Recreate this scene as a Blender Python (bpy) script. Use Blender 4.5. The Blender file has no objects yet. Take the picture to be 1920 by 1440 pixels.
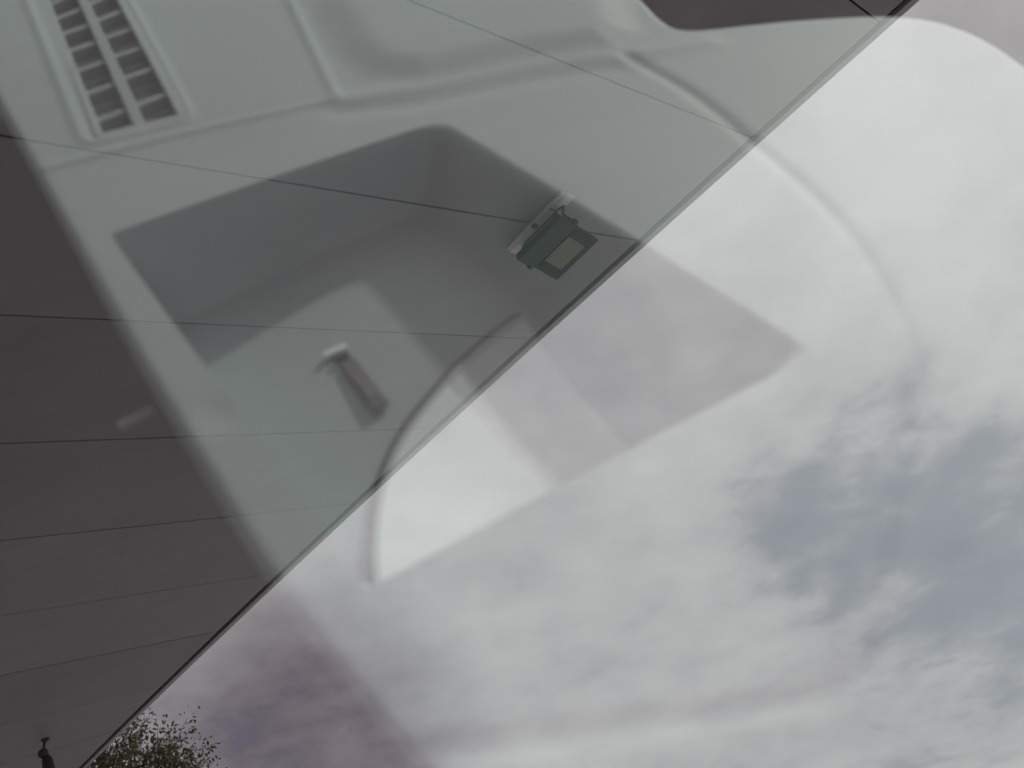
import bpy, bmesh, math, random
import numpy as np
from mathutils import Vector, Matrix
random.seed(7); rng = np.random.default_rng(7)
scene = bpy.context.scene
C = scene.collection

# ------------------------------------------------------------------ camera
F = 1600.0                      # focal length in pixels of the 1920 x 1440 photograph
HC = 1.15                       # camera height above the ground
def nrm(v):
    v = np.array(v, float); return v / np.linalg.norm(v)
def cray(x, y): return nrm([x - 960, y - 720, F])          # camera frame: x right, y down, z forward
UP = nrm([-.235, -.731, .641])                             # world up in the camera frame
GM = nrm(nrm([0, -1600, -1700]) - UP)                      # windscreen normal, towards the cabin
FW = nrm(-(GM - (GM @ UP) * UP)); RT = np.cross(FW, UP)
if RT[0] < 0: RT = -RT
W = np.array([RT, FW, UP])                                 # camera frame -> world axes
def ray(x, y): return W @ cray(x, y)
CAM = np.array([0, 0, HC])
cam_data = bpy.data.cameras.new('camera'); cam = bpy.data.objects.new('camera', cam_data); C.objects.link(cam)
cx, cy, cz = W @ np.array([1, 0, 0]), W @ np.array([0, -1, 0]), W @ np.array([0, 0, -1])
cam.matrix_world = Matrix(((cx[0], cy[0], cz[0], 0), (cx[1], cy[1], cz[1], 0), (cx[2], cy[2], cz[2], HC), (0, 0, 0, 1)))
cam_data.sensor_width = 36; cam_data.lens = 36 * F / 1920
cam_data.clip_start = 0.01; cam_data.clip_end = 3000
cam_data.dof.use_dof = True; cam_data.dof.focus_distance = 6.0; cam_data.dof.aperture_fstop = 8.5
scene.camera = cam

# ------------------------------------------------------------------ sky and sun
SUN_AZ, SUN_EL = math.radians(139), math.radians(27)       # azimuth clockwise from +Y
world = bpy.data.worlds.new('World'); scene.world = world; world.use_nodes = True
nt = world.node_tree; nt.nodes.clear()
def N(tree, kind, **kw):
    n = tree.nodes.new(kind)
    for k, v in kw.items(): setattr(n, k, v)
    return n
def math_node(tree, op, a, b=None, clamp=False):
    n = N(tree, 'ShaderNodeMath', operation=op, use_clamp=clamp)
    for i, v in enumerate((a, b)):
        if v is None: continue
        if isinstance(v, (int, float)): n.inputs[i].default_value = v
        else: tree.links.new(v, n.inputs[i])
    return n.outputs[0]
L = nt.links.new
sky = N(nt, 'ShaderNodeTexSky', sky_type='NISHITA', sun_disc=False, sun_elevation=SUN_EL, sun_rotation=SUN_AZ)
sky.air_density = 1.0; sky.dust_density = 2.0
tc = N(nt, 'ShaderNodeTexCoord')
sep = N(nt, 'ShaderNodeSeparateXYZ'); L(tc.outputs['Generated'], sep.inputs[0])
den = math_node(nt, 'ADD', math_node(nt, 'MAXIMUM', sep.outputs[2], 0.0), 0.22)
px = math_node(nt, 'DIVIDE', sep.outputs[0], den); py = math_node(nt, 'DIVIDE', sep.outputs[1], den)
comb = N(nt, 'ShaderNodeCombineXYZ'); L(px, comb.inputs[0]); L(py, comb.inputs[1])
def wnoise(scale, detail, rough, off, dist=0.0):
    mp = N(nt, 'ShaderNodeMapping'); mp.inputs['Location'].default_value = off
    L(comb.outputs[0], mp.inputs[0])
    n = N(nt, 'ShaderNodeTexNoise'); n.inputs['Scale'].default_value = scale; n.inputs['Detail'].default_value = detail
    n.inputs['Roughness'].default_value = rough; n.inputs['Distortion'].default_value = dist
    L(mp.outputs[0], n.inputs['Vector']); return n.outputs[0]
def blob(x, y, inner, outer):                                # soft patch of cloud (or of open sky) round one direction
    d = ray(x, y)
    vm = N(nt, 'ShaderNodeVectorMath', operation='DOT_PRODUCT'); L(tc.outputs['Generated'], vm.inputs[0]); vm.inputs[1].default_value = tuple(d)
    mr = N(nt, 'ShaderNodeMapRange', interpolation_type='SMOOTHSTEP'); L(vm.outputs['Value'], mr.inputs[0])
    mr.inputs[1].default_value = math.cos(math.radians(outer)); mr.inputs[2].default_value = math.cos(math.radians(inner))
    return mr.outputs[0]
cover = wnoise(1.9, 7, 0.55, (3.1, 1.7, 0), 0.35)
fine = wnoise(8.0, 8, 0.60, (0.4, 5.2, 0), 0.15)
shade = wnoise(1.3, 4, 0.5, (7.7, 2.4, 0), 0.2)
gap = math_node(nt, 'ADD', math_node(nt, 'MULTIPLY', blob(1660, 900, 2, 14), 0.17), math_node(nt, 'MULTIPLY', blob(1880, 1010, 1, 8), 0.10))
bank = math_node(nt, 'ADD', math_node(nt, 'MULTIPLY', blob(1500, 330, 4, 24), 0.26), math_node(nt, 'MULTIPLY', blob(1060, 1130, 3, 18), 0.09))
cv = math_node(nt, 'ADD', math_node(nt, 'MULTIPLY', cover, 0.45), math_node(nt, 'MULTIPLY', fine, 0.55))
cv = math_node(nt, 'SUBTRACT', math_node(nt, 'ADD', math_node(nt, 'ADD', cv, 0.06), bank), gap)
dens = N(nt, 'ShaderNodeMapRange', interpolation_type='SMOOTHSTEP'); L(cv, dens.inputs[0]); dens.inputs[1].default_value = 0.36; dens.inputs[2].default_value = 0.56; dens.inputs[3].default_value = 0.52
murk = math_node(nt, 'ADD', math_node(nt, 'MULTIPLY', blob(590, 1430, 3, 13), 0.42), math_node(nt, 'MULTIPLY', blob(1650, 1150, 4, 20), 0.04))
thick = math_node(nt, 'SUBTRACT', math_node(nt, 'ADD', math_node(nt, 'MULTIPLY', shade, 0.5), math_node(nt, 'MULTIPLY', cv, 0.7)), murk)
ramp = N(nt, 'ShaderNodeValToRGB'); L(thick, ramp.inputs[0])
ramp.color_ramp.elements[0].position = 0.22; ramp.color_ramp.elements[0].color = (0.205, 0.180, 0.205, 1)
ramp.color_ramp.elements[1].position = 0.85; ramp.color_ramp.elements[1].color = (0.635, 0.64, 0.63, 1)
cl = N(nt, 'ShaderNodeVectorMath', operation='SCALE'); L(ramp.outputs[0], cl.inputs[0]); cl.inputs['Scale'].default_value = 8.0
sk = N(nt, 'ShaderNodeVectorMath', operation='MULTIPLY'); L(sky.outputs[0], sk.inputs[0]); sk.inputs[1].default_value = (0.62, 0.60, 0.60)
mx = N(nt, 'ShaderNodeMix', data_type='RGBA'); L(dens.outputs[0], mx.inputs[0]); L(sk.outputs[0], mx.inputs[6]); L(cl.outputs[0], mx.inputs[7])
bg = N(nt, 'ShaderNodeBackground'); L(mx.outputs[2], bg.inputs[0]); bg.inputs[1].default_value = 0.10
wo = N(nt, 'ShaderNodeOutputWorld'); L(bg.outputs[0], wo.inputs[0])

sun_d = bpy.data.lights.new('sun', 'SUN'); sun = bpy.data.objects.new('sun', sun_d); C.objects.link(sun)
sun_d.energy = 0.70; sun_d.angle = math.radians(2.0); sun_d.color = (1.0, 0.96, 0.90)
S = Vector((math.sin(SUN_AZ) * math.cos(SUN_EL), math.cos(SUN_AZ) * math.cos(SUN_EL), math.sin(SUN_EL)))
sun.rotation_euler = S.to_track_quat('Z', 'Y').to_euler(); sun.location = S * 30

scene.view_settings.view_transform = 'Standard'; scene.view_settings.look = 'None'
scene.view_settings.gamma = 1; scene.view_settings.use_curve_mapping = False
scene.view_settings.exposure = 1.40
scene.render.engine = 'CYCLES'
scene.cycles.use_denoising = True
scene.cycles.max_bounces = 7; scene.cycles.transparent_max_bounces = 16
scene.cycles.caustics_reflective = False; scene.cycles.caustics_refractive = False
scene.render.filter_size = 1.9

# ------------------------------------------------------------------ helpers
def tag(o, label=None, cat=None, group=None, kind=None):
    for k, v in (('label', label), ('category', cat), ('group', group), ('kind', kind)):
        if v: o[k] = v
    return o
def empty(name, loc):
    o = bpy.data.objects.new(name, None); C.objects.link(o); o.location = loc; o.empty_display_size = .1; return o
def link(name, me, mat, parent=None):
    for mm in (mat if isinstance(mat, (list, tuple)) else [mat]): me.materials.append(mm)
    o = bpy.data.objects.new(name, me); C.objects.link(o)
    if parent is not None:
        o.parent = parent; o.matrix_parent_inverse = Matrix.Translation(-world_loc(parent))
    return o
def world_loc(o):
    v = Vector((0, 0, 0)); 
    while o is not None and o.type == 'EMPTY': v = v + o.location; o = o.parent
    return v
def pyd(name, verts, faces, mat, parent=None, smooth=False, fix=True):
    me = bpy.data.meshes.new(name); me.from_pydata([tuple(map(float, v)) for v in verts], [], faces)
    if fix:
        bm = bmesh.new(); bm.from_mesh(me); bmesh.ops.recalc_face_normals(bm, faces=bm.faces); bm.to_mesh(me); bm.free()
    if smooth: me.polygons.foreach_set('use_smooth', [True] * len(me.polygons))
    me.update(); return link(name, me, mat, parent)
def bevel(o, w, seg=2):
    m = o.modifiers.new('bevel', 'BEVEL'); m.width = w; m.segments = seg; m.limit_method = 'ANGLE'; m.angle_limit = math.radians(35)
    return o
def obox(name, c, ax, ay, az, mat, parent=None, bev=0.0):    # box from its centre and three half-axis vectors
    c, ax, ay, az = map(np.array, (c, ax, ay, az))
    v = [c + i * ax + j * ay + k * az for k in (-1, 1) for j in (-1, 1) for i in (-1, 1)]
    f = [(0, 1, 3, 2), (4, 6, 7, 5), (0, 4, 5, 1), (2, 3, 7, 6), (0, 2, 6, 4), (1, 5, 7, 3)]
    o = pyd(name, v, f, mat, parent)
    if bev: bevel(o, bev)
    return o
def prism(name, bottom, top, mat, parent=None, bev=0.0):     # two matching loops
    n = len(bottom)
    f = [tuple(range(n))[::-1], tuple(range(n, 2 * n))] + [(i, (i + 1) % n, n + (i + 1) % n, n + i) for i in range(n)]
    o = pyd(name, list(bottom) + list(top), f, mat, parent)
    if bev: bevel(o, bev)
    return o
def tube_data(pts, rad, seg=8):
    pts = [np.array(p, float) for p in pts]; V = []; Fc = []
    if np.isscalar(rad): rad = [rad] * len(pts)
    ref = None
    for i, p in enumerate(pts):
        t = nrm(pts[min(i + 1, len(pts) - 1)] - pts[max(i - 1, 0)])
        if ref is None: ref = nrm(np.cross(t, [0, 0, 1] if abs(t[2]) < .9 else [1, 0, 0]))
        a = nrm(ref - (ref @ t) * t); ref = a; b = np.cross(t, a)
        for k in range(seg):
            w = 2 * math.pi * k / seg; V.append(p + rad[i] * (math.cos(w) * a + math.sin(w) * b))
    for i in range(len(pts) - 1):
        for k in range(seg):
            k2 = (k + 1) % seg; Fc.append((i * seg + k, i * seg + k2, (i + 1) * seg + k2, (i + 1) * seg + k))
    Fc.append(tuple(range(seg))[::-1]); Fc.append(tuple(range((len(pts) - 1) * seg, len(pts) * seg)))
    return V, Fc
def tube(name, pts, rad, mat, parent=None, seg=8):
    V, Fc = tube_data(pts, rad, seg); return pyd(name, V, Fc, mat, parent, True)

# ------------------------------------------------------------------ materials
def mat_basic(name, col, rough=0.5, metal=0.0, var=0.12, scale=6.0, bump=0.0, bscale=200.0, spec=0.5):
    m = bpy.data.materials.new(name); m.use_nodes = True; t = m.node_tree
    b = t.nodes['Principled BSDF']; b.inputs['Roughness'].default_value = rough; b.inputs['Metallic'].default_value = metal
    b.inputs['Specular IOR Level'].default_value = spec
    c = N(t, 'ShaderNodeTexCoord')
    n = N(t, 'ShaderNodeTexNoise'); n.inputs['Scale'].default_value = scale; n.inputs['Detail'].default_value = 6
    t.links.new(c.outputs['Object'], n.inputs['Vector'])
    r = N(t, 'ShaderNodeValToRGB'); t.links.new(n.outputs[0], r.inputs[0])
    r.color_ramp.elements[0].position = .3; r.color_ramp.elements[1].position = .7
    r.color_ramp.elements[0].color = (*[x * (1 - var) for x in col], 1); r.color_ramp.elements[1].color = (*[min(1, x * (1 + var)) for x in col], 1)
    t.links.new(r.outputs[0], b.inputs['Base Color'])
    if bump:
        n2 = N(t, 'ShaderNodeTexNoise'); n2.inputs['Scale'].default_value = bscale; n2.inputs['Detail'].default_value = 3
        t.links.new(c.outputs['Object'], n2.inputs['Vector'])
        bp = N(t, 'ShaderNodeBump'); bp.inputs['Strength'].default_value = bump; bp.inputs['Distance'].default_value = .002
        t.links.new(n2.outputs[0], bp.inputs['Height']); t.links.new(bp.outputs[0], b.inputs['Normal'])
    return m
M = {}
M['dash'] = mat_basic('dash_plastic', (.372, .442, .440), .62, var=.04, scale=9, bump=.15, bscale=900)
M['slat'] = mat_basic('vent_plastic', (.30, .35, .34), .55, var=.04)
M['black'] = mat_basic('black_plastic', (.007, .007, .008), .6, spec=.1)
M['spot'] = mat_basic('spotlight_paint', (.05, .048, .052), .5)
M['carpet'] = mat_basic('cabin_carpet', (.007, .0065, .0075), .95, spec=.02, bump=.4, bscale=300)
M['well'] = mat_basic('vent_well_plastic', (.42, .46, .46), .7)
M['rubber'] = mat_basic('rubber', (.02, .02, .02), .8)
M['paint'] = mat_basic('car_paint', (.10, .11, .12), .3, .3, var=.03)
M['steel'] = mat_basic('wheel_alloy', (.5, .5, .52), .35, .9)
M['soffit'] = mat_basic('soffit_panel', (.37, .35, .37), .5, .0, var=.05, scale=1.3, bump=.05, bscale=25)
def panel_wear(m):
    t = m.node_tree; b = t.nodes['Principled BSDF']; src = b.inputs['Base Color'].links[0].from_socket
    c = N(t, 'ShaderNodeTexCoord'); mp = N(t, 'ShaderNodeMapping'); mp.inputs['Rotation'].default_value = (0, 0, -.59); mp.inputs['Scale'].default_value = (.5, 5, 1)
    t.links.new(c.outputs['Object'], mp.inputs[0])
    n = N(t, 'ShaderNodeTexNoise'); n.inputs['Scale'].default_value = 3; n.inputs['Detail'].default_value = 8; t.links.new(mp.outputs[0], n.inputs['Vector'])
    oi = N(t, 'ShaderNodeObjectInfo')
    v = math_node(t, 'ADD', math_node(t, 'MULTIPLY', n.outputs[0], .22), math_node(t, 'ADD', math_node(t, 'MULTIPLY', oi.outputs['Random'], .10), .84))
    vm = N(t, 'ShaderNodeVectorMath', operation='SCALE'); t.links.new(src, vm.inputs[0]); t.links.new(v, vm.inputs['Scale']); t.links.new(vm.outputs[0], b.inputs['Base Color'])
panel_wear(M['soffit'])
M['gapdark'] = mat_basic('shadow_gap_channel', (.012, .012, .013), .9, spec=.1)
M['trim'] = mat_basic('grey_edge_trim', (.50, .49, .50), .45, .2, var=.06, scale=3)
M['roofing'] = mat_basic('roof_sheet', (.25, .25, .26), .6)
M['wall'] = mat_basic('rendered_wall', (.62, .60, .57), .9, var=.1, scale=1.2, bump=.3, bscale=60)
M['white'] = mat_basic('white_bracket_paint', (.88, .87, .87), .5, var=.06, scale=20)
M['lampbody'] = mat_basic('lamp_housing', (.055, .068, .066), .42, .2, var=.15, scale=25)
M['lampface'] = mat_basic('lamp_face', (.022, .027, .025), .3, var=.1)
M['lampdark'] = mat_basic('lamp_bracket', (.05, .05, .045), .5)
M['card'] = mat_basic('pale_card', (.88, .96, .96), .55, var=.02, scale=30)  # bright sky mirrored in the tray, put into the colour
M['cardband'] = mat_basic('card_band', (.46, .50, .49), .55, var=.04)  # reflection of the canopy trim, given as a flat tone
M['cardrim'] = mat_basic('card_rim', (.010, .010, .011), .6)  # reflection of the dark canopy gap, given as near-black
M['fob'] = mat_basic('fob_plastic', (.08, .082, .08), .5, var=.25, scale=120)  # reflection of the floodlight housing, put into the colour
M['cardgrey'] = mat_basic('card_grey', (.62, .67, .66), .55, var=.03)  # mirrored sky in the tray's shade, painted as a dimmer tone
M['fobpad'] = mat_basic('fob_pad', (.12, .115, .11), .5)  # reflection of the floodlight face, painted a little lighter
M['paving'] = mat_basic('concrete_paving', (.50, .49, .475), .9, var=.2, scale=1.5, bump=.5, bscale=60)
M['bark'] = mat_basic('bark', (.09, .07, .055), .9, var=.3, scale=12, bump=.6, bscale=40)

# LED emitter: a grid of small square chips, unlit
def mat_led():
    m = bpy.data.materials.new('led_panel'); m.use_nodes = True; t = m.node_tree; b = t.nodes['Principled BSDF']
    b.inputs['Base Color'].default_value = (.36, .35, .26, 1); b.inputs['Roughness'].default_value = .45
    return m
M['led'] = mat_led()
M['chip'] = mat_basic('led_chip', (.23, .225, .165), .4)
def mat_leaf():
    m = bpy.data.materials.new('leaf'); m.use_nodes = True; t = m.node_tree; b = t.nodes['Principled BSDF']
    g = N(t, 'ShaderNodeNewGeometry'); r = N(t, 'ShaderNodeValToRGB'); t.links.new(g.outputs['Random Per Island'], r.inputs[0])
    r.color_ramp.elements[0].color = (.045, .042, .014, 1); r.color_ramp.elements[1].color = (.16, .145, .045, 1)
    t.links.new(r.outputs[0], b.inputs['Base Color']); b.inputs['Roughness'].default_value = .6
    tr = N(t, 'ShaderNodeBsdfTranslucent'); t.links.new(r.outputs[0], tr.inputs[0])
    ms = N(t, 'ShaderNodeMixShader'); ms.inputs[0].default_value = .3
    t.links.new(b.outputs[0], ms.inputs[1]); t.links.new(tr.outputs[0], ms.inputs[2]); t.links.new(ms.outputs[0], t.nodes['Material Output'].inputs[0])
    return m
M['leaf'] = mat_leaf()
def mat_glass_inner():       # solar-control coated inner face: part mirror, part tinted
    m = bpy.data.materials.new('coated_windscreen_glass'); m.use_nodes = True; t = m.node_tree
    t.nodes.remove(t.nodes['Principled BSDF'])
    lw = N(t, 'ShaderNodeLayerWeight'); lw.inputs[0].default_value = .5
    p = math_node(t, 'POWER', lw.outputs['Facing'], 5.0)
    fac = math_node(t, 'ADD', math_node(t, 'MULTIPLY', p, .44), .56, True)
    tr = N(t, 'ShaderNodeBsdfTransparent'); tr.inputs[0].default_value = (.70, .672, .70, 1)
    gl = N(t, 'ShaderNodeBsdfGlossy'); gl.inputs['Roughness'].default_value = 0.0; gl.inputs[0].default_value = (.96, 1, .98, 1)
    ms = N(t, 'ShaderNodeMixShader'); t.links.new(fac, ms.inputs[0]); t.links.new(tr.outputs[0], ms.inputs[1]); t.links.new(gl.outputs[0], ms.inputs[2])
    t.links.new(ms.outputs[0], t.nodes['Material Output'].inputs[0]); return m
def mat_glass_outer():
    m = bpy.data.materials.new('clear_windscreen_glass'); m.use_nodes = True; t = m.node_tree
    t.nodes.remove(t.nodes['Principled BSDF'])
    tr = N(t, 'ShaderNodeBsdfTransparent'); tr.inputs[0].default_value = (.97, .975, .97, 1)
    t.links.new(tr.outputs[0], t.nodes['Material Output'].inputs[0]); return m
M['glass_in'] = mat_glass_inner(); M['glass_out'] = mat_glass_outer()

# ------------------------------------------------------------------ ground
G = 900
tag(pyd('ground', [(-G, -G, 0), (G, -G, 0), (G, G, 0), (-G, G, 0)], [(0, 1, 2, 3)], M['paving']), kind='structure')

# ------------------------------------------------------------------ canopy (plane found from the vanishing points of its joints and its edge)
D1, D2 = ray(2500, 700), ray(-1406, 2884)
NS = nrm(np.cross(D1, D2)); NS = NS if NS[2] > 0 else -NS    # upward normal of the soffit
DIST = 4.0 * (ray(1015, 425) @ NS)                           # the floodlight is about 0.3 m wide: 4 m away
def soff(x, y, off=0.0):                                     # pixel -> point on the soffit plane moved 'off' along its normal
    r = ray(x, y); return CAM + r * ((DIST + off) / (r @ NS))
EDGE = nrm([D2[0], D2[1], 0]); OUT = nrm(np.cross(EDGE, NS)); OUT = OUT if OUT @ D1 > 0 else -OUT
# outer edge: a fitted, very slightly bowed line
op = np.array([soff(*p) for p in [(1722, 0), (1422, 272), (1210, 455), (1007, 645), (737, 890), (497, 1116), (168, 1434)]])
O0 = op[0]
te = (op - O0) @ EDGE; oe = (op - O0) @ OUT
pe = np.polyfit(te, oe, 2)
def edge_at(t, inset=0.0, off=0.0):
    tt = min(max(t, -1.6), 9.5)
    return O0 + EDGE * t + OUT * (np.polyval(pe, tt) - inset) + NS * off
# joints between the panels
seams_px = [[(1590, 0), (1618, 20), (1648, 42)], [(750, 0), (960, 72), (1395, 253)], [(0, 265), (500, 330), (960, 405), (1185, 455)],
            [(0, 593), (300, 604), (750, 620), (990, 637)], [(0, 832), (300, 822), (745, 805)], [(0, 1017), (200, 990), (635, 948)],
            [(0, 1157), (250, 1113), (500, 1078)], [(80, 1252), (385, 1187)], [(87, 1337), (282, 1294)]]
seams = []
for s in seams_px:
    p = np.array([soff(*q) for q in s]) - O0
    seams.append(np.polyfit(p @ OUT, p @ EDGE, 1))
seams[0] = np.array([seams[1][0], seams[0][1] + (seams[0][0] - seams[1][0]) * 0.0])
seams[8][0] = seams[7][0] = seams[6][0]
for k, s in ((7, seams_px[7]), (8, seams_px[8])):
    p = np.array([soff(*q) for q in s]) - O0; seams[k][1] = np.mean(p @ EDGE - seams[k][0] * (p @ OUT))
slope = float(np.mean([s[0] for s in seams[2:7]]))
seams = [np.array([slope, seams[0][1] - .86])] + seams
for k in range(20): seams.append(np.array([slope, seams[-1][1] + .86]))
DEPTH = 5.2
canopy = empty('canopy', (O0[0] - 3, O0[1] + 1, 0))
tag(canopy, 'dark grey sloping canopy with long panelled soffit and thin grey edge trim', 'canopy')
GAPW, THK = .0034, .016
INS = .092                                                   # soffit panels stop short of the edge: shadow gap, then the trim
for k in range(len(seams) - 1):
    a, b = seams[k], seams[k + 1]
    bot = []
    tb = edge_at(b[1]); ta = edge_at(a[1])
    def pt(s, o, sh, off): return O0 + OUT * o + EDGE * (np.polyval(s, o) + sh) + NS * off
    def oo(s): return np.polyval(pe, min(max(s[1], -1.6), 9.5)) - INS
    jit = random.uniform(-.0012, .0012)
    loop = [(a, oo(a), GAPW), (a, -DEPTH, GAPW), (b, -DEPTH, -GAPW), (b, oo(b), -GAPW)]
    prism('soffit_panel', [pt(s, o, sh, jit) for s, o, sh in loop], [pt(s, o, sh, THK) for s, o, sh in loop], M['soffit'], canopy, bev=.003)
t0, t1 = seams[0][1] + GAPW, seams[-1][1] - GAPW
TS = np.linspace(t0, t1, 25)
def strip(name, prof, mat):                                  # profile (inset, off) swept along the edge
    V, Fc = [], []; n = len(prof)
    for t in TS:
        for (i, z) in prof: V.append(edge_at(t, i, z))
    for j in range(len(TS) - 1):
        for k in range(n): Fc.append((j * n + k, j * n + (k + 1) % n, (j + 1) * n + (k + 1) % n, (j + 1) * n + k))
    Fc.append(tuple(range(n))[::-1]); Fc.append(tuple(range((len(TS) - 1) * n, len(TS) * n)))
    return pyd(name, V, Fc, mat, canopy)
strip('shadow_gap', [(INS - .002, .020), (.048, .020), (.048, .026), (INS - .002, .026)], M['gapdark'])
strip('edge_trim', [(.048, -.002), (.0, -.002), (.0, .16), (.048, .16)], M['trim'])
def cp(t, o, off): return O0 + OUT * o + EDGE * t + NS * off
s0 = slope
prism('backing_board', [cp(t0, -.052, THK + .012), cp(t0 - DEPTH * s0, -DEPTH, THK + .012), cp(t1 - DEPTH * s0, -DEPTH, THK + .012), cp(t1, -.052, THK + .012)],
      [cp(t0, -.052, .05), cp(t0 - DEPTH * s0, -DEPTH, .05), cp(t1 - DEPTH * s0, -DEPTH, .05), cp(t1, -.052, .05)], M['gapdark'], canopy)
prism('roof_sheet', [cp(t0, -.052, .12), cp(t0 - DEPTH * s0, -DEPTH, .12), cp(t1 - DEPTH * s0, -DEPTH, .12), cp(t1, -.052, .12)],
      [cp(t0, -.052, .15), cp(t0 - DEPTH * s0, -DEPTH, .15), cp(t1 - DEPTH * s0, -DEPTH, .15), cp(t1, -.052, .15)], M['roofing'], canopy)
# the building the canopy springs from (out of the frame, behind the left of the picture)
wa, wb = cp(t0 - DEPTH * s0 - .3, -DEPTH - .02, 0), cp(t1 - DEPTH * s0 + .3, -DEPTH - .02, 0)
inn = nrm([-OUT[0], -OUT[1], 0])
bld = empty('building', (float((wa + wb)[0] / 2), float((wa + wb)[1] / 2), 0)); tag(bld, 'low rendered building wall carrying the sloping canopy', 'building')
hw = float(wa[2]) + 1.2
def wallbox(name, a, b, th, z0, z1, mat):
    a2, b2 = a + inn * th, b + inn * th
    prism(name, [(p[0], p[1], z0) for p in (a, b, b2, a2)], [(p[0], p[1], z1) for p in (a, b, b2, a2)], mat, bld)
wallbox('wall', wa, wb, .3, 0, hw, M['wall'])
wallbox('parapet_cap', wa - inn * .04, wb - inn * .04, .38, hw + .002, hw + .08, M['trim'])

# ------------------------------------------------------------------ floodlight under the canopy edge
def project(p):
    c = W.T @ (np.array(p) - CAM); return np.array([c[0] / c[2] * F + 960, c[1] / c[2] * F + 720])
E_ = -EDGE                                                   # up-right in the picture
P0 = soff(1008, 415)                                         # middle of the mounting plate
DN = -NS
flood = empty('floodlight', tuple(P0)); tag(flood, 'dark square floodlight on a white bracket under the canopy edge', 'floodlight')
def fl(e, o, d): return P0 + E_ * e + OUT * o + DN * d
obox('mounting_plate', fl(0, 0, .006), E_ * .185, OUT * .036, DN * .006, M['white'], flood, .002)
for e in (-.165, .165): obox('plate_end', fl(e, .020, .014), E_ * .028, OUT * .034, DN * .003, M['white'], flood, .001)
# housing: solved from the picture: long side along the edge, face tilted outward and down
def solve_pt(px, e_guess=None, depth=None):
    """point on the pixel's ray lying in the plane e = const or at a given drop below the soffit"""
    r = ray(*px); return CAM + r * ((DIST - depth) / (r @ NS))
c_bl = solve_pt((1045, 527), depth=.21)                       # lower corner of the face
ex = E_
def on_plane(px, at): r_ = ray(*px); return CAM + r_ * (((at - CAM) @ ex) / (r_ @ ex))
sy = on_plane((967, 483), c_bl) - c_bl
wid = min(np.linspace(.1, .6, 251), key=lambda w_: abs(project(c_bl + ex * w_)[0] - 1124))
hgt = float(np.linalg.norm(sy)); sy = sy / hgt
fn = np.cross(ex, sy); mid = c_bl + ex * wid / 2 + sy * hgt / 2
if fn @ (CAM - mid) < 0: fn = -fn                             # face normal, towards the viewer
def lp(a, b, c): return mid + ex * (a * wid / 2) + sy * (b * hgt / 2) + fn * c
prism('housing', [lp(a, b, -.001) for a, b in ((-1, -1), (1, -1), (1, 1), (-1, 1))], [lp(a * .97, b * .97, -.022) for a, b in ((-1, -1), (1, -1), (1, 1), (-1, 1))], M['lampbody'], flood, .004)
prism('heat_sink', [lp(a * .62, b * .62, -.0225) for a, b in ((-1, -1), (1, -1), (1, 1), (-1, 1))], [lp(a * .5, b * .5, -.05) for a, b in ((-1, -1), (1, -1), (1, 1), (-1, 1))], M['lampbody'], flood, .004)
# upper bevelled collar of the face (lighter than the face itself)
prism('collar', [lp(a, b, .0005) for a, b in ((-1, .12), (1, .12), (1, 1), (-1, 1))], [lp(a, b, c) for a, b, c in ((-.97, .16, .004), (.97, .16, .004), (.96, .97, .022), (-.96, .97, .022))], M['lampbody'], flood, .003)
prism('lens', [lp(a, b, .0005) for a, b in ((-.86, -.86), (.86, -.86), (.86, .10), (-.86, .10))], [lp(a, b, .003) for a, b in ((-.85, -.85), (.85, -.85), (.85, .09), (-.85, .09))], M['lampface'], flood)
LA, LB = (-.56, .56), (-.70, .08)
led = prism('led_panel', [lp(a, b, .0032) for a, b in ((LA[0], LB[0]), (LA[1], LB[0]), (LA[1], LB[1]), (LA[0], LB[1]))],
            [lp(a, b, .005) for a, b in ((LA[0], LB[0]), (LA[1], LB[0]), (LA[1], LB[1]), (LA[0], LB[1]))], M['led'], flood)
chip_v, chip_f = [], []
for i in range(8):
    for j in range(5):
        a = LA[0] + (LA[1] - LA[0]) * (i + .5) / 8; b = LB[0] + (LB[1] - LB[0]) * (j + .5) / 5
        n0 = len(chip_v); w2, h2 = .028, .032
        chip_v += [lp(a + p, b + q, c) for c in (.0052, .0066) for p, q in ((-w2, -h2), (w2, -h2), (w2, h2), (-w2, h2))]
        chip_f += [(n0, n0 + 1, n0 + 2, n0 + 3), (n0 + 4, n0 + 5, n0 + 6, n0 + 7)] + [(n0 + k, n0 + (k + 1) % 4, n0 + 4 + (k + 1) % 4, n0 + 4 + k) for k in range(4)]
co = pyd('led_chips', chip_v, chip_f, M['chip'], flood); co['kind'] = 'stuff'
# stirrup bracket from the plate down to the housing sides, and the supply cable
br = fl(.0, .012, .016)
tube('stirrup', [lp(-1.04, .25, -.01), lp(-1.05, .8, -.012), fl(-.135, .020, .03), fl(-.11, .018, .022), fl(.11, .018, .022), fl(.135, .020, .03), lp(1.05, .8, -.012), lp(1.04, .25, -.01)], .006, M['lampdark'], flood)
for a in (-1.05, 1.05): obox('pivot_bolt', lp(a, .25, -.01), ex * .012, sy * .012, fn * .012, M['lampdark'], flood, .003)
tube('supply_cable', [fl(.09, -.02, .014), fl(.10, .01, .03), fl(.02, .03, .04), lp(-.1, .5, -.05)], .005, M['lampdark'], flood)
obox('cable_gland', fl(-.02, -.012, .016), E_ * .010, OUT * .014, DN * .008, M['lampdark'], flood, .002)

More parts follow.
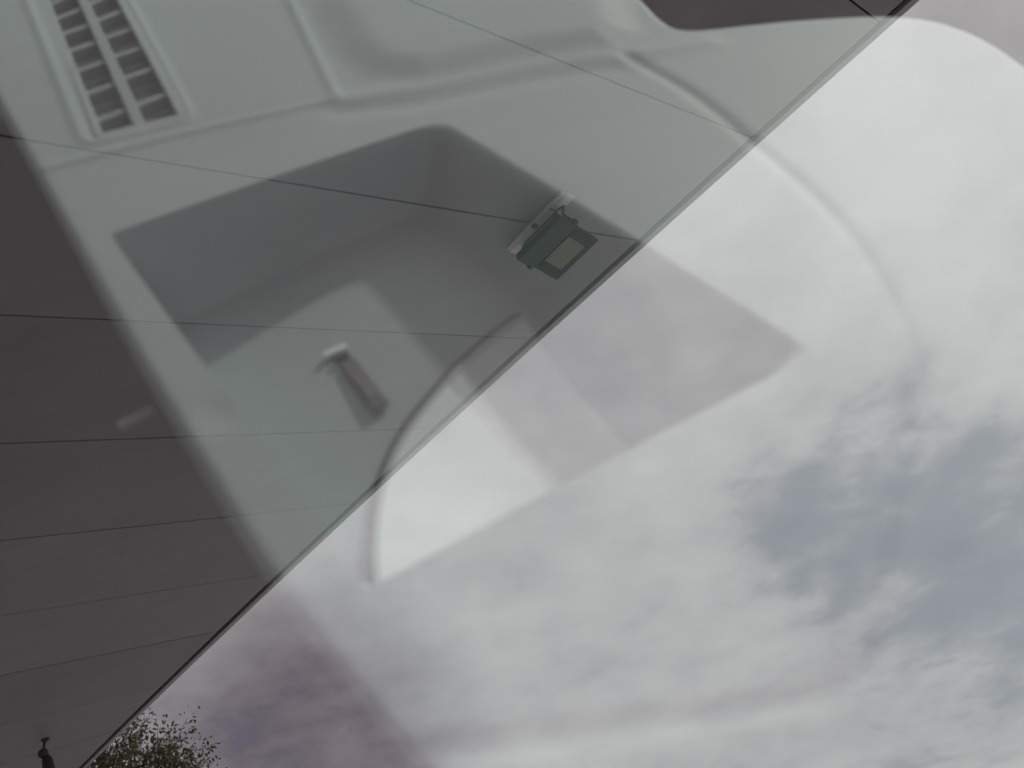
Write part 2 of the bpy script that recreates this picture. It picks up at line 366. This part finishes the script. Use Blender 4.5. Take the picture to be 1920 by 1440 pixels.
# ------------------------------------------------------------------ small spotlight hanging from the far soffit
Q0 = soff(84, 1386)
spot = empty('ceiling_spotlight', tuple(Q0)); tag(spot, 'small black spotlight on a short stem under the far soffit', 'spotlight')
def q(d, e=0, o=0): return Q0 + np.array([0, 0, -d]) + EDGE * e + OUT * o
tube('base_rose', [q(-.01), q(.006), q(.02)], [.032, .032, .014], M['spot'], spot, 16)
tube('stem', [q(.01), q(.085)], .010, M['spot'], spot)
bs = [q(.07 + .075 * (1 - math.cos(x)) / 2) for x in np.linspace(0, math.pi, 9)]
tube('ball_joint', bs, [max(.004, .0375 * math.sin(x)) for x in np.linspace(0, math.pi, 9)], M['spot'], spot, 12)
tube('lamp_head', [q(.13, 0, .02), q(.17, -.005, .035), q(.34, -.03, .07), q(.36, -.03, .075)], [.022, .038, .046, .046], M['spot'], spot, 14)

# ------------------------------------------------------------------ tree beyond the canopy
def make_tree(base, centre, rad, seed):
    rr = random.Random(seed)
    t = empty('tree', tuple(base)); tag(t, 'leafy tree with olive leaves showing below the canopy edge', 'tree')
    TV, TF, LV, LF = [], [], [], []
    base, centre = np.array(base), np.array(centre)
    def add(pts, rads, seg):
        V, Fc = tube_data(pts, rads, seg); n0 = len(TV); TV.extend(V); TF.extend([tuple(i + n0 for i in f) for f in Fc])
    fork = np.array([centre[0], centre[1], centre[2] - rad[2] * .9]); 
    add([base, base + (fork - base) * .3 + np.array([.05, .03, 0]), base + (fork - base) * .7 - np.array([.04, 0, 0]), fork, centre + np.array([.1, 0, rad[2] * .3])], [.17, .13, .105, .085, .03], 9)
    limbs = []
    for k in range(16):
        a = k * 2.4; el = rr.uniform(-.1, 1.2)
        e = centre + np.array([math.cos(a) * math.cos(el) * rad[0], math.sin(a) * math.cos(el) * rad[1], math.sin(el) * rad[2]]) * rr.uniform(.6, .8)
        s_ = fork + np.array([0, 0, rr.uniform(-.2, .7)]); m_ = (s_ + e) / 2 + np.array([rr.gauss(0, .12), rr.gauss(0, .12), -.08])
        add([s_, m_, e], [.045, .028, .012], 6); limbs.append((m_, e))
    for k in range(430):
        while True:
            u = np.array([rr.uniform(-1, 1) for _ in range(3)]); n2 = np.linalg.norm(u)
            if .25 < n2 < 1: break
        bump = 1 + .16 * math.sin(5 * u[0] + 2) * math.cos(4 * u[1] + 1) + rr.gauss(0, .05)
        c = centre + u * np.array(rad) * bump
        m_, e = min(limbs, key=lambda l: np.linalg.norm(l[1] - c)); s_ = m_ + (e - m_) * rr.uniform(.3, 1)
        tip = c + nrm(c - s_) * .12
        add([s_, (s_ + tip) / 2 + np.array([rr.gauss(0, .04) for _ in range(3)]), tip], [.010, .006, .003], 4)
        for _ in range(30):
            f = rr.betavariate(3, 1.2); p = s_ + (tip - s_) * f + np.array([rr.gauss(0, .085) for _ in range(3)])
            a = nrm([rr.gauss(0, 1) for _ in range(3)]); b = nrm(np.cross(a, [rr.gauss(0, 1) for _ in range(3)])); z_ = rr.uniform(.022, .045)
            nn = np.cross(a, b) * z_ * .2; n0 = len(LV)
            LV += [p - a * z_, p + b * z_ * .5 + nn, p + a * z_, p - b * z_ * .5 + nn]; LF += [(n0, n0 + 1, n0 + 2), (n0, n0 + 2, n0 + 3)]
    pyd('trunk', TV, TF, M['bark'], t, True, fix=False)
    pyd('crown', LV, LF, M['leaf'], t, fix=False)
    return t
TD = 14.0
d = ray(226, 1520); tc_ = CAM + d * TD
make_tree((float(tc_[0]), float(tc_[1]), 0.0), tc_, (1.26, 1.26, 1.38), 11)

# ------------------------------------------------------------------ the car: windscreen, dashboard and the solid stand-ins for reflections in its tray
GDIST, HD = .13, .05                                         # glass in front of the lens, dash top below it
mw = W @ GM                                                  # glass normal in the world
def dash_pt(x, y, drop=0.0):                                 # pixel of the reflection -> point on the dash top (or 'drop' below it)
    dr = ray(x, y); p = dr * (-GDIST / (dr @ mw)); r = dr - 2 * (dr @ mw) * mw
    return (p + r * (-(HD + drop + p[2]) / r[2]))[:2]
ZD = HC - HD
car = empty('car', (0.1, -.3, 0)); tag(car, 'car cabin seen from inside, grey dashboard reflected in its windscreen', 'car')
# windscreen slab
gx = np.array([1, 0, 0]); gu = nrm([0, -mw[2] * -1, 0]); gu = nrm(np.cross(mw, gx)); gu = gu if gu[2] > 0 else -gu
g0 = CAM - mw * GDIST                                         # foot of the perpendicular from the lens
sb = (ZD - .012 - g0[2]) / gu[2]
def gp(x, s, off=0.0): return g0 + gx * x + gu * s - mw * off
GL, GR, ST = -.80, 1.02, .78
def rounded(l, r, b, t, rad, n=6):
    out = []
    for cxx, cyy, a0 in ((r - rad, t - rad, 0), (l + rad, t - rad, 90), (l + rad, b + rad, 180), (r - rad, b + rad, 270)):
        for k in range(n + 1):
            a = math.radians(a0 + 90 * k / n); out.append((cxx + rad * math.cos(a), cyy + rad * math.sin(a)))
    return out
ring = rounded(GL, GR, sb, ST, .08)
nr_ = len(ring)
gv = [gp(x, s) for x, s in ring] + [gp(x, s, .005) for x, s in ring]
gf = [tuple(range(nr_)), tuple(range(nr_, 2 * nr_))[::-1]] + [(i, (i + 1) % nr_, nr_ + (i + 1) % nr_, nr_ + i) for i in range(nr_)]
ws = pyd('windscreen', gv, gf, [M['glass_in'], M['glass_out']], car)
for i, p in enumerate(ws.data.polygons): p.material_index = 0 if i == 0 else 1
# pillars and header
for x, nm in ((GL, 'pillar'), (GR, 'pillar')):
    sgn = -1 if x == GL else 1
    obox(nm, gp(x + sgn * .035, (sb + ST) / 2, .0), gx * .034, gu * ((ST - sb) / 2 + .06), mw * .03, M['black'], car, .012)
obox('header_rail', gp((GL + GR) / 2, ST + .065, .0), gx * ((GR - GL) / 2 - .002), gu * .06, mw * .03, M['black'], car, .012)

# dash top as a moulded surface: height over a grid that follows the tray
A_, B_, C_, D_ = [dash_pt(*p) for p in [(205, 440), (830, 225), (1530, 670), (690, 1114)]]
def bil(u, v):
    u, v = np.asarray(u)[..., None], np.asarray(v)[..., None]
    return A_ + u * (B_ - A_) + v * (D_ - A_) + u * v * (C_ - B_ - D_ + A_)
us = np.linspace(-1.4, 4.2, 449); vs = np.linspace(-2.4, 1.8, 421)
UU, VV = np.meshgrid(us, vs); PP = bil(UU, VV)
def seg_dist(P, pts, closed=False):
    pts = [np.array(p) for p in pts]; best = np.full(P.shape[:2], 1e9)
    for i in range(len(pts) - (0 if closed else 1)):
        a, b = pts[i], pts[(i + 1) % len(pts)]; ab = b - a
        t = np.clip(((P - a) @ ab) / (ab @ ab), 0, 1)
        best = np.minimum(best, np.linalg.norm(P - a - t[..., None] * ab, axis=-1))
    return best
def nearest(P, pts):                                          # nearest points on a closed outline, for a list of points
    best = np.full(len(P), 1e9); out = P.copy()
    for i in range(len(pts)):
        a, b = np.array(pts[i]), np.array(pts[(i + 1) % len(pts)]); ab = b - a
        if ab @ ab < 1e-14: continue
        t = np.clip(((P - a) @ ab) / (ab @ ab), 0, 1); q_ = a + t[:, None] * ab; d_ = np.linalg.norm(P - q_, axis=1)
        m_ = d_ < best; best[m_] = d_[m_]; out[m_] = q_[m_]
    return out
def inside(P, pts):
    r = np.zeros(P.shape[:2], bool); n = len(pts)
    for i in range(n):
        (x1, y1), (x2, y2) = pts[i], pts[(i + 1) % n]
        c = ((y1 > P[..., 1]) != (y2 > P[..., 1])) & (P[..., 0] < (x2 - x1) * (P[..., 1] - y1) / (y2 - y1 + 1e-12) + x1)
        r ^= c
    return r
def sdf(P, pts): d_ = seg_dist(P, pts, True); return np.where(inside(P, pts), -d_, d_)
def sstep(x, a, b): t = np.clip((x - a) / (b - a), 0, 1); return t * t * (3 - 2 * t)
def smooth_line(pts, n=8):                                    # Catmull-Rom
    pts = [np.array(p, float) for p in pts]; q_ = [pts[0]] + pts + [pts[-1]]; out = []
    for i in range(1, len(q_) - 2):
        for k in range(n):
            t = k / n; a, b, c, e = q_[i - 1:i + 3]
            out.append(.5 * ((2 * b) + (c - a) * t + (2 * a - 5 * b + 4 * c - e) * t * t + (-a + 3 * b - 3 * c + e) * t ** 3))
    return out + [pts[-1]]
dpx = lambda L_: [dash_pt(*p) for p in L_]
le = dpx([(-75, 60), (-10, 190), (115, 420), (245, 660), (380, 890), (498, 1085), (640, 1275), (775, 1440)])
le = [le[0] + (le[0] - le[1]) * 1.4] + le + [le[-1] + (le[-1] - le[-2]) * 1.2]
outline = smooth_line(le, 6)
outline += [np.array([.12, .205]), np.array([.50, .205])]
re_ = dpx([(2200, 345), (2050, 205), (1920, 115), (1870, 83), (1810, 56), (1740, 37), (1640, 30), (1500, 36), (1400, 44), (1290, 52), (1245, 34), (1200, -10)])
outline += smooth_line([np.array([.52, .10])] + re_ + [re_[-1] + np.array([-.012, -.06]), re_[-1] + np.array([-.02, -.16])], 5)
outline += [np.array([outline[0][0] + .02, outline[-1][1]])]
so = sdf(PP, outline)
RF = .005
Z = np.zeros_like(so)
a_in = np.clip(-so, 0, RF)
Z -= RF - np.sqrt(np.maximum(0, RF ** 2 - (RF - a_in) ** 2))
Z = np.where(so > 0, -RF, Z)
# tray
TDEP, SLOPE, LEAN = .042, .012, .016
def ramp_(x, w, soft=.35): return sstep(x, 0, w)
tr_ = ramp_(UU, .014) * ramp_(VV, .055) * ramp_(1 - UU, .19) * ramp_(1 - VV, .05)
tr_ = np.where((UU > 0) & (UU < 1) & (VV > 0) & (VV < 1), tr_, 0)
Z -= (TDEP + SLOPE * np.clip(VV, 0, 1) + LEAN * np.clip(.55 - UU, 0, 1)) * tr_
in_tray = (UU > -1e-6) & (UU < 1 + 1e-6) & (VV > -1e-6) & (VV < 1 + 1e-6)
# vent recess
vl, vd, vr = [(88, 5), (186, 256)], [(156, 0), (266, 241)], [(226, 0), (343, 218)]
def ext(a, b, k): a, b = dash_pt(*a), dash_pt(*b); return a + (a - b) * k
vent_poly = [ext(*vl, .55), dash_pt(*vl[1]), dash_pt(*vr[1]), ext(*vr, .55)]
sv = sdf(PP, vent_poly)
# raised panel lines, seams and the moulded plateau
def ridge(line, h, w): return h * np.exp(-(seg_dist(PP, line) / w) ** 2)
fr_l = [ext((50, 0), (150, 250), .6), dash_pt(150, 252), dash_pt(160, 266), dash_pt(176, 267)]
fr = fr_l + [dash_pt(345, 229), dash_pt(355, 221), dash_pt(352, 205), ext((240, 0), (352, 212), .6)]
pn = [ext((545, 0), (628, 165), .6), dash_pt(545, 0), dash_pt(632, 184), dash_pt(350, 248), dash_pt(75, 318)]
Z += ridge(fr, .0010, .0022) + ridge(pn, .0012, .0028)
plate = dpx([(583, -60), (595, 10), (640, 90), (690, 136), (800, 142), (1000, 104), (1150, 88), (1190, 60), (1150, -60)])
sp = sdf(PP, plate); Z += .005 * sstep(-sp, -.008, .024)
groove = smooth_line(dpx([(1175, 103), (1290, 170), (1400, 258), (1560, 400), (1660, 545), (1716, 690), (1712, 900), (1672, 1120), (1630, 1262), (1500, 1318), (1330, 1345), (1050, 1390), (800, 1420)]), 6)
Z -= ridge(groove, .0015, .0040)
Z += ridge(smooth_line(dpx([(640, 186), (800, 160), (1050, 112), (1180, 100), (1330, 80)]), 6), .0012, .008) - ridge(smooth_line(dpx([(640, 206), (800, 188), (1000, 148), (1150, 126)]), 6), .0012, .008)
sc_pt = dash_pt(412, 783); ds = np.linalg.norm(PP - sc_pt, axis=-1); Z -= .0010 * np.exp(-(ds / .008) ** 2)
# gentle crown of the moulding
Z += .004 * np.sin(PP[..., 0] * 9 + 1) * np.cos(PP[..., 1] * 7)

nv, nu = UU.shape
def grid_part(name, cellmask, mat, parent):
    idx = -np.ones((nv, nu), int); cells = np.argwhere(cellmask); used = np.zeros((nv, nu), bool)
    i, j = cells[:, 0], cells[:, 1]
    for di in (0, 1):
        for dj in (0, 1): used[i + di, j + dj] = True
    idx[used] = np.arange(used.sum())
    V = np.column_stack([PP[used], ZD + Z[used]])
    Fc = np.column_stack([idx[i, j], idx[i, j + 1], idx[i + 1, j + 1], idx[i + 1, j]])
    me = bpy.data.meshes.new(name); me.from_pydata(V.tolist(), [], Fc.tolist())
    me.polygons.foreach_set('use_smooth', [True] * len(me.polygons)); me.update()
    if me.polygons[0].normal.z < 0: me.flip_normals()
    return link(name, me, mat, parent)
cc = lambda a: (a[:-1, :-1] + a[1:, 1:] + a[1:, :-1] + a[:-1, 1:]) / 4
cmin = lambda a: np.minimum(np.minimum(a[:-1, :-1], a[1:, 1:]), np.minimum(a[1:, :-1], a[:-1, 1:]))
rim = (so > 0) & (so < .006); PP[rim] = nearest(PP[rim], outline)      # the last row of the mesh lies on the outline itself
keep = (cmin(so) < -.0002) & (cc(sv) > -.0010)
ct = (cc(UU) > 0) & (cc(UU) < 1) & (cc(VV) > 0) & (cc(VV) < 1)
dashb = grid_part('dashboard', keep & ~ct, M['dash'], car)
tray = grid_part('storage_tray', keep & ct, M['dash'], dashb)
tray.matrix_parent_inverse = dashb.matrix_world.inverted(); tray.parent = dashb
def sub(o):                                                   # sub-part of the dashboard (both in world coordinates)
    o.parent = dashb; o.matrix_parent_inverse = Matrix.Translation(-Vector(car.location)) @ Matrix.Identity(4)
    return o
# the dashboard is a mesh whose own matrix is identity once parented: keep its children at identity too
for o in (tray,): o.matrix_parent_inverse = Matrix.Identity(4)
def bar(name, p1, p2, w, z0, z1, mat):
    p1, p2 = np.array(p1), np.array(p2); dd = (p2 - p1) / np.linalg.norm(p2 - p1); nn = np.array([-dd[1], dd[0]]) * w / 2
    lo = [(*(p1 + nn), ZD + z0), (*(p2 + nn), ZD + z0), (*(p2 - nn), ZD + z0), (*(p1 - nn), ZD + z0)]
    o = prism(name, lo, [(x, y, ZD + z1) for x, y, _ in lo], mat, None, .0006)
    o.parent = dashb; return o
bars_l = [((95.5, 33), (153, 11)), ((107, 62), (164, 43)), ((122, 93), (178, 74)), ((133, 131), (196, 109)), ((153, 173), (215, 151)), ((175.5, 222), (242, 198))]
bars_r = [((175.5, 35.5), (233, 13)), ((193, 66.7), (251, 46.7)), ((209, 102), (269, 82)), ((229, 142), (287, 122)), ((253, 193), (309, 171))]
zmid = .004 * math.sin(float(dash_pt(200, 120)[0]) * 9 + 1) * math.cos(float(dash_pt(200, 120)[1]) * 7)
for a, b in bars_l + bars_r: bar('slat', dash_pt(*a), dash_pt(*b), .0045, -.0095 + zmid, -.0015 + zmid, M['slat'])
bar('vent_divider', ext(*vd, .5), dash_pt(264, 239), .006, -.010 + zmid, .0005 + zmid, M['slat'])
for k in (1, 2, 3):
    for bs_ in (bars_l, bars_r):
        a0, b0 = map(np.array, (dash_pt(*bs_[0][0]), dash_pt(*bs_[0][1]))); a1, b1 = map(np.array, (dash_pt(*bs_[1][0]), dash_pt(*bs_[1][1])))
        bar('slat', a0 + (a0 - a1) * k, b0 + (b0 - b1) * k, .0045, -.0095 + zmid, -.0015 + zmid, M['slat'])
vb = [np.array(p) for p in vent_poly]
def well_ring(z_): return [(*p, ZD + z_) for p in vb]
V = well_ring(.0005 + zmid) + well_ring(-.0115); vc = np.mean(vb, axis=0)
V += [(*(p + (p - vc) * .03), z_ + 0.0) for p, z_ in [(p, ZD + .0005 + zmid) for p in vb]] + [(*(p + (p - vc) * .03), ZD - .0155) for p in vb]
Fc = [(4, 5, 6, 7), (12, 15, 14, 13)]
for k in range(4):
    k2 = (k + 1) % 4; Fc += [(k, k2, 4 + k2, 4 + k), (8 + k, 12 + k, 12 + k2, 8 + k2), (k, 8 + k, 8 + k2, k2)]
pyd('vent_well', V, Fc, M['well']).parent = dashb
for k in range(4): bar('vent_lip', vb[k], vb[(k + 1) % 4], .0042, -.004 + zmid, .0006 + zmid, M['dash'])
# clip on the dash end
bar('clip', dash_pt(206, 768), dash_pt(270, 736), .0016, -.012, -.008, M['slat'])

# the tray floor falls a little towards the windscreen: pixel -> point on it
UVM = np.linalg.inv(np.array([B_ - A_, D_ - A_]).T)
def floor_z(p):
    u, v = np.clip(UVM @ (np.array(p) - A_), 0, 1)
    return ZD - TDEP - SLOPE * float(v) - LEAN * max(0., .55 - float(u)) + .004 * math.sin(float(p[0]) * 9 + 1) * math.cos(float(p[1]) * 7)
def floor_pt(x, y, lift=.003):
    p = dash_pt(x, y, TDEP)
    for _ in range(8): p = dash_pt(x, y, ZD - floor_z(p) - lift)
    return p
# added sheet standing in for sky and canopy edge mirrored in the tray
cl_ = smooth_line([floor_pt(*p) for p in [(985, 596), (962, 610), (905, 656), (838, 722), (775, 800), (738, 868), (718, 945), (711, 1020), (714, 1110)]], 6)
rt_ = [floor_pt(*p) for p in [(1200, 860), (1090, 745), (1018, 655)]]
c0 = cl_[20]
reflection_sheet = empty('card', (float(c0[0]), float(c0[1]), floor_z(c0))); tag(reflection_sheet, 'pale card with curved dark-rimmed edge lying in the dashboard tray', 'card')
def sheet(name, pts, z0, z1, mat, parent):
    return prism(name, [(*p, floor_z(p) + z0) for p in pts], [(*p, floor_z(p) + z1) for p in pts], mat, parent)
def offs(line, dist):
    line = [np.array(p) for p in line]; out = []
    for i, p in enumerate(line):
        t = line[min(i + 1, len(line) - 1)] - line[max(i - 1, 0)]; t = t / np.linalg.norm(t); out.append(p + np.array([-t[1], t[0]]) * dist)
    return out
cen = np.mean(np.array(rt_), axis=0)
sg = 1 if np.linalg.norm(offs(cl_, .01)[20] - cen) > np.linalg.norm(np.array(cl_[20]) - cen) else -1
# the bright part ends at a straight line; beyond it shade is painted grey
dim_line = [floor_pt(*p) for p in [(862, 745), (950, 838), (1040, 935), (1110, 1005)]]
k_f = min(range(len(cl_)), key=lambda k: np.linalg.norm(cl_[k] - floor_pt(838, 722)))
sheet('sheet', cl_[k_f:] + [floor_pt(740, 1180), floor_pt(960, 1085)] + dim_line[::-1], .0008, .0030, M['card'], reflection_sheet)
sheet('grey_half', cl_[:k_f + 1] + dim_line + rt_, .0008, .0027, M['cardgrey'], reflection_sheet)
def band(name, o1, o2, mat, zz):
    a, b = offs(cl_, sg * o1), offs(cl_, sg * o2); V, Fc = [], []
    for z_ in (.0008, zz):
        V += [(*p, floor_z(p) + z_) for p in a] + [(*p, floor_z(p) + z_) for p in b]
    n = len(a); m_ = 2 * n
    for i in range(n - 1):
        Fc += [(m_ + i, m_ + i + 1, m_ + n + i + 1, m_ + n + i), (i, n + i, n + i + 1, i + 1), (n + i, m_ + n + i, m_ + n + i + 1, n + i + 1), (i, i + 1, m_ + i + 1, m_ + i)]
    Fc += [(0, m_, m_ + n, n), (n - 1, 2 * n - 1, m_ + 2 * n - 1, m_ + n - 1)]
    return pyd(name, V, Fc, mat, reflection_sheet)
band('edge_band', .0001, .0026, M['cardband'], .0032)  # mirrored trim and its dark gap, built as two coloured bands
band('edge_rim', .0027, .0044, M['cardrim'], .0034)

# added solid shape standing in for the floodlight mirrored in the tray
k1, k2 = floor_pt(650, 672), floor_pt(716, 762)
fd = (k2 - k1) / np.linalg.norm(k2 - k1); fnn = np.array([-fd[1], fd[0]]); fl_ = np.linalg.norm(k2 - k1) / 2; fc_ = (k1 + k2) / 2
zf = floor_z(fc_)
lamp_reflection = empty('key_fob', (float(fc_[0]), float(fc_[1]), zf)); tag(lamp_reflection, 'small dark oblong key fob with white cap in the dashboard tray', 'key fob')
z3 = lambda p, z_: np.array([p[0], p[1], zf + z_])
obox('body', z3(fc_, .0018), (*fd * fl_, 0), (*fnn * .0042, 0), (0, 0, .0010), M['fob'], lamp_reflection, .001)
obox('button_panel', z3(fc_ + fd * fl_ * .15, .0031), (*fd * fl_ * .5, 0), (*fnn * .0028, 0), (0, 0, .0002), M['fobpad'], lamp_reflection)
obox('cap', z3(floor_pt(627, 655), .0025), (*fd * .0016, 0), (*fnn * .0058, 0), (0, 0, .0012), M['white'], lamp_reflection, .0008)
obox('collar', z3(floor_pt(640, 667), .0022), (*fd * .0010, 0), (*fnn * .0040, 0), (0, 0, .0010), M['black'], lamp_reflection, .0005)  # dark part of the added stand-in for the mirrored floodlight

# lower cabin: dark shell under and behind the dash, doors, bonnet and wheels
obox('floor_pan', (.08, -1.0, .30), (.94, 0, 0), (0, 1.25, 0), (0, 0, .02), M['carpet'], car)
obox('bulkhead', (.08, .262, .66), (.94, 0, 0), (0, .02, 0), (0, 0, .335), M['carpet'], car)
for x in (-.90, 1.05): obox('door_panel', (x, -1.0, .655), (.025, 0, 0), (0, 1.24, 0), (0, 0, .33), M['carpet'], car, .01)
obox('seat', (.10, -1.35, .47), (.36, 0, 0), (0, .28, 0), (0, 0, .14), M['carpet'], car, .05)
prism('bonnet', [(-.80, .29, .30), (1.0, .29, .30), (.95, 1.0, .35), (-.75, 1.0, .35)], [(-.80, .29, 1.06), (1.0, .29, 1.06), (.92, 1.0, .86), (-.72, 1.0, .86)], M['paint'], car, .03)
for x, y in ((-.82, .62), (1.00, .62), (-.82, -1.9), (1.00, -1.9)):
    sx = -1 if x < 0 else 1
    wv = [(x + sx * a, y, .31) for a in (-.10, -.098, .07, .098)]
    wh = tube('wheel', [(x - sx * .1, y, .31), (x - sx * .085, y, .31), (x + sx * .085, y, .31), (x + sx * .1, y, .31)], [.27, .31, .31, .27], M['rubber'], car, 24)
    rm = tube('rim', [(x + sx * .101, y, .31), (x + sx * .112, y, .31)], [.20, .19], M['steel'], None, 20); rm.parent = wh
obox('rear_floor', (.08, -2.28, .42), (.94, 0, 0), (0, .02, 0), (0, 0, .14), M['paint'], car)
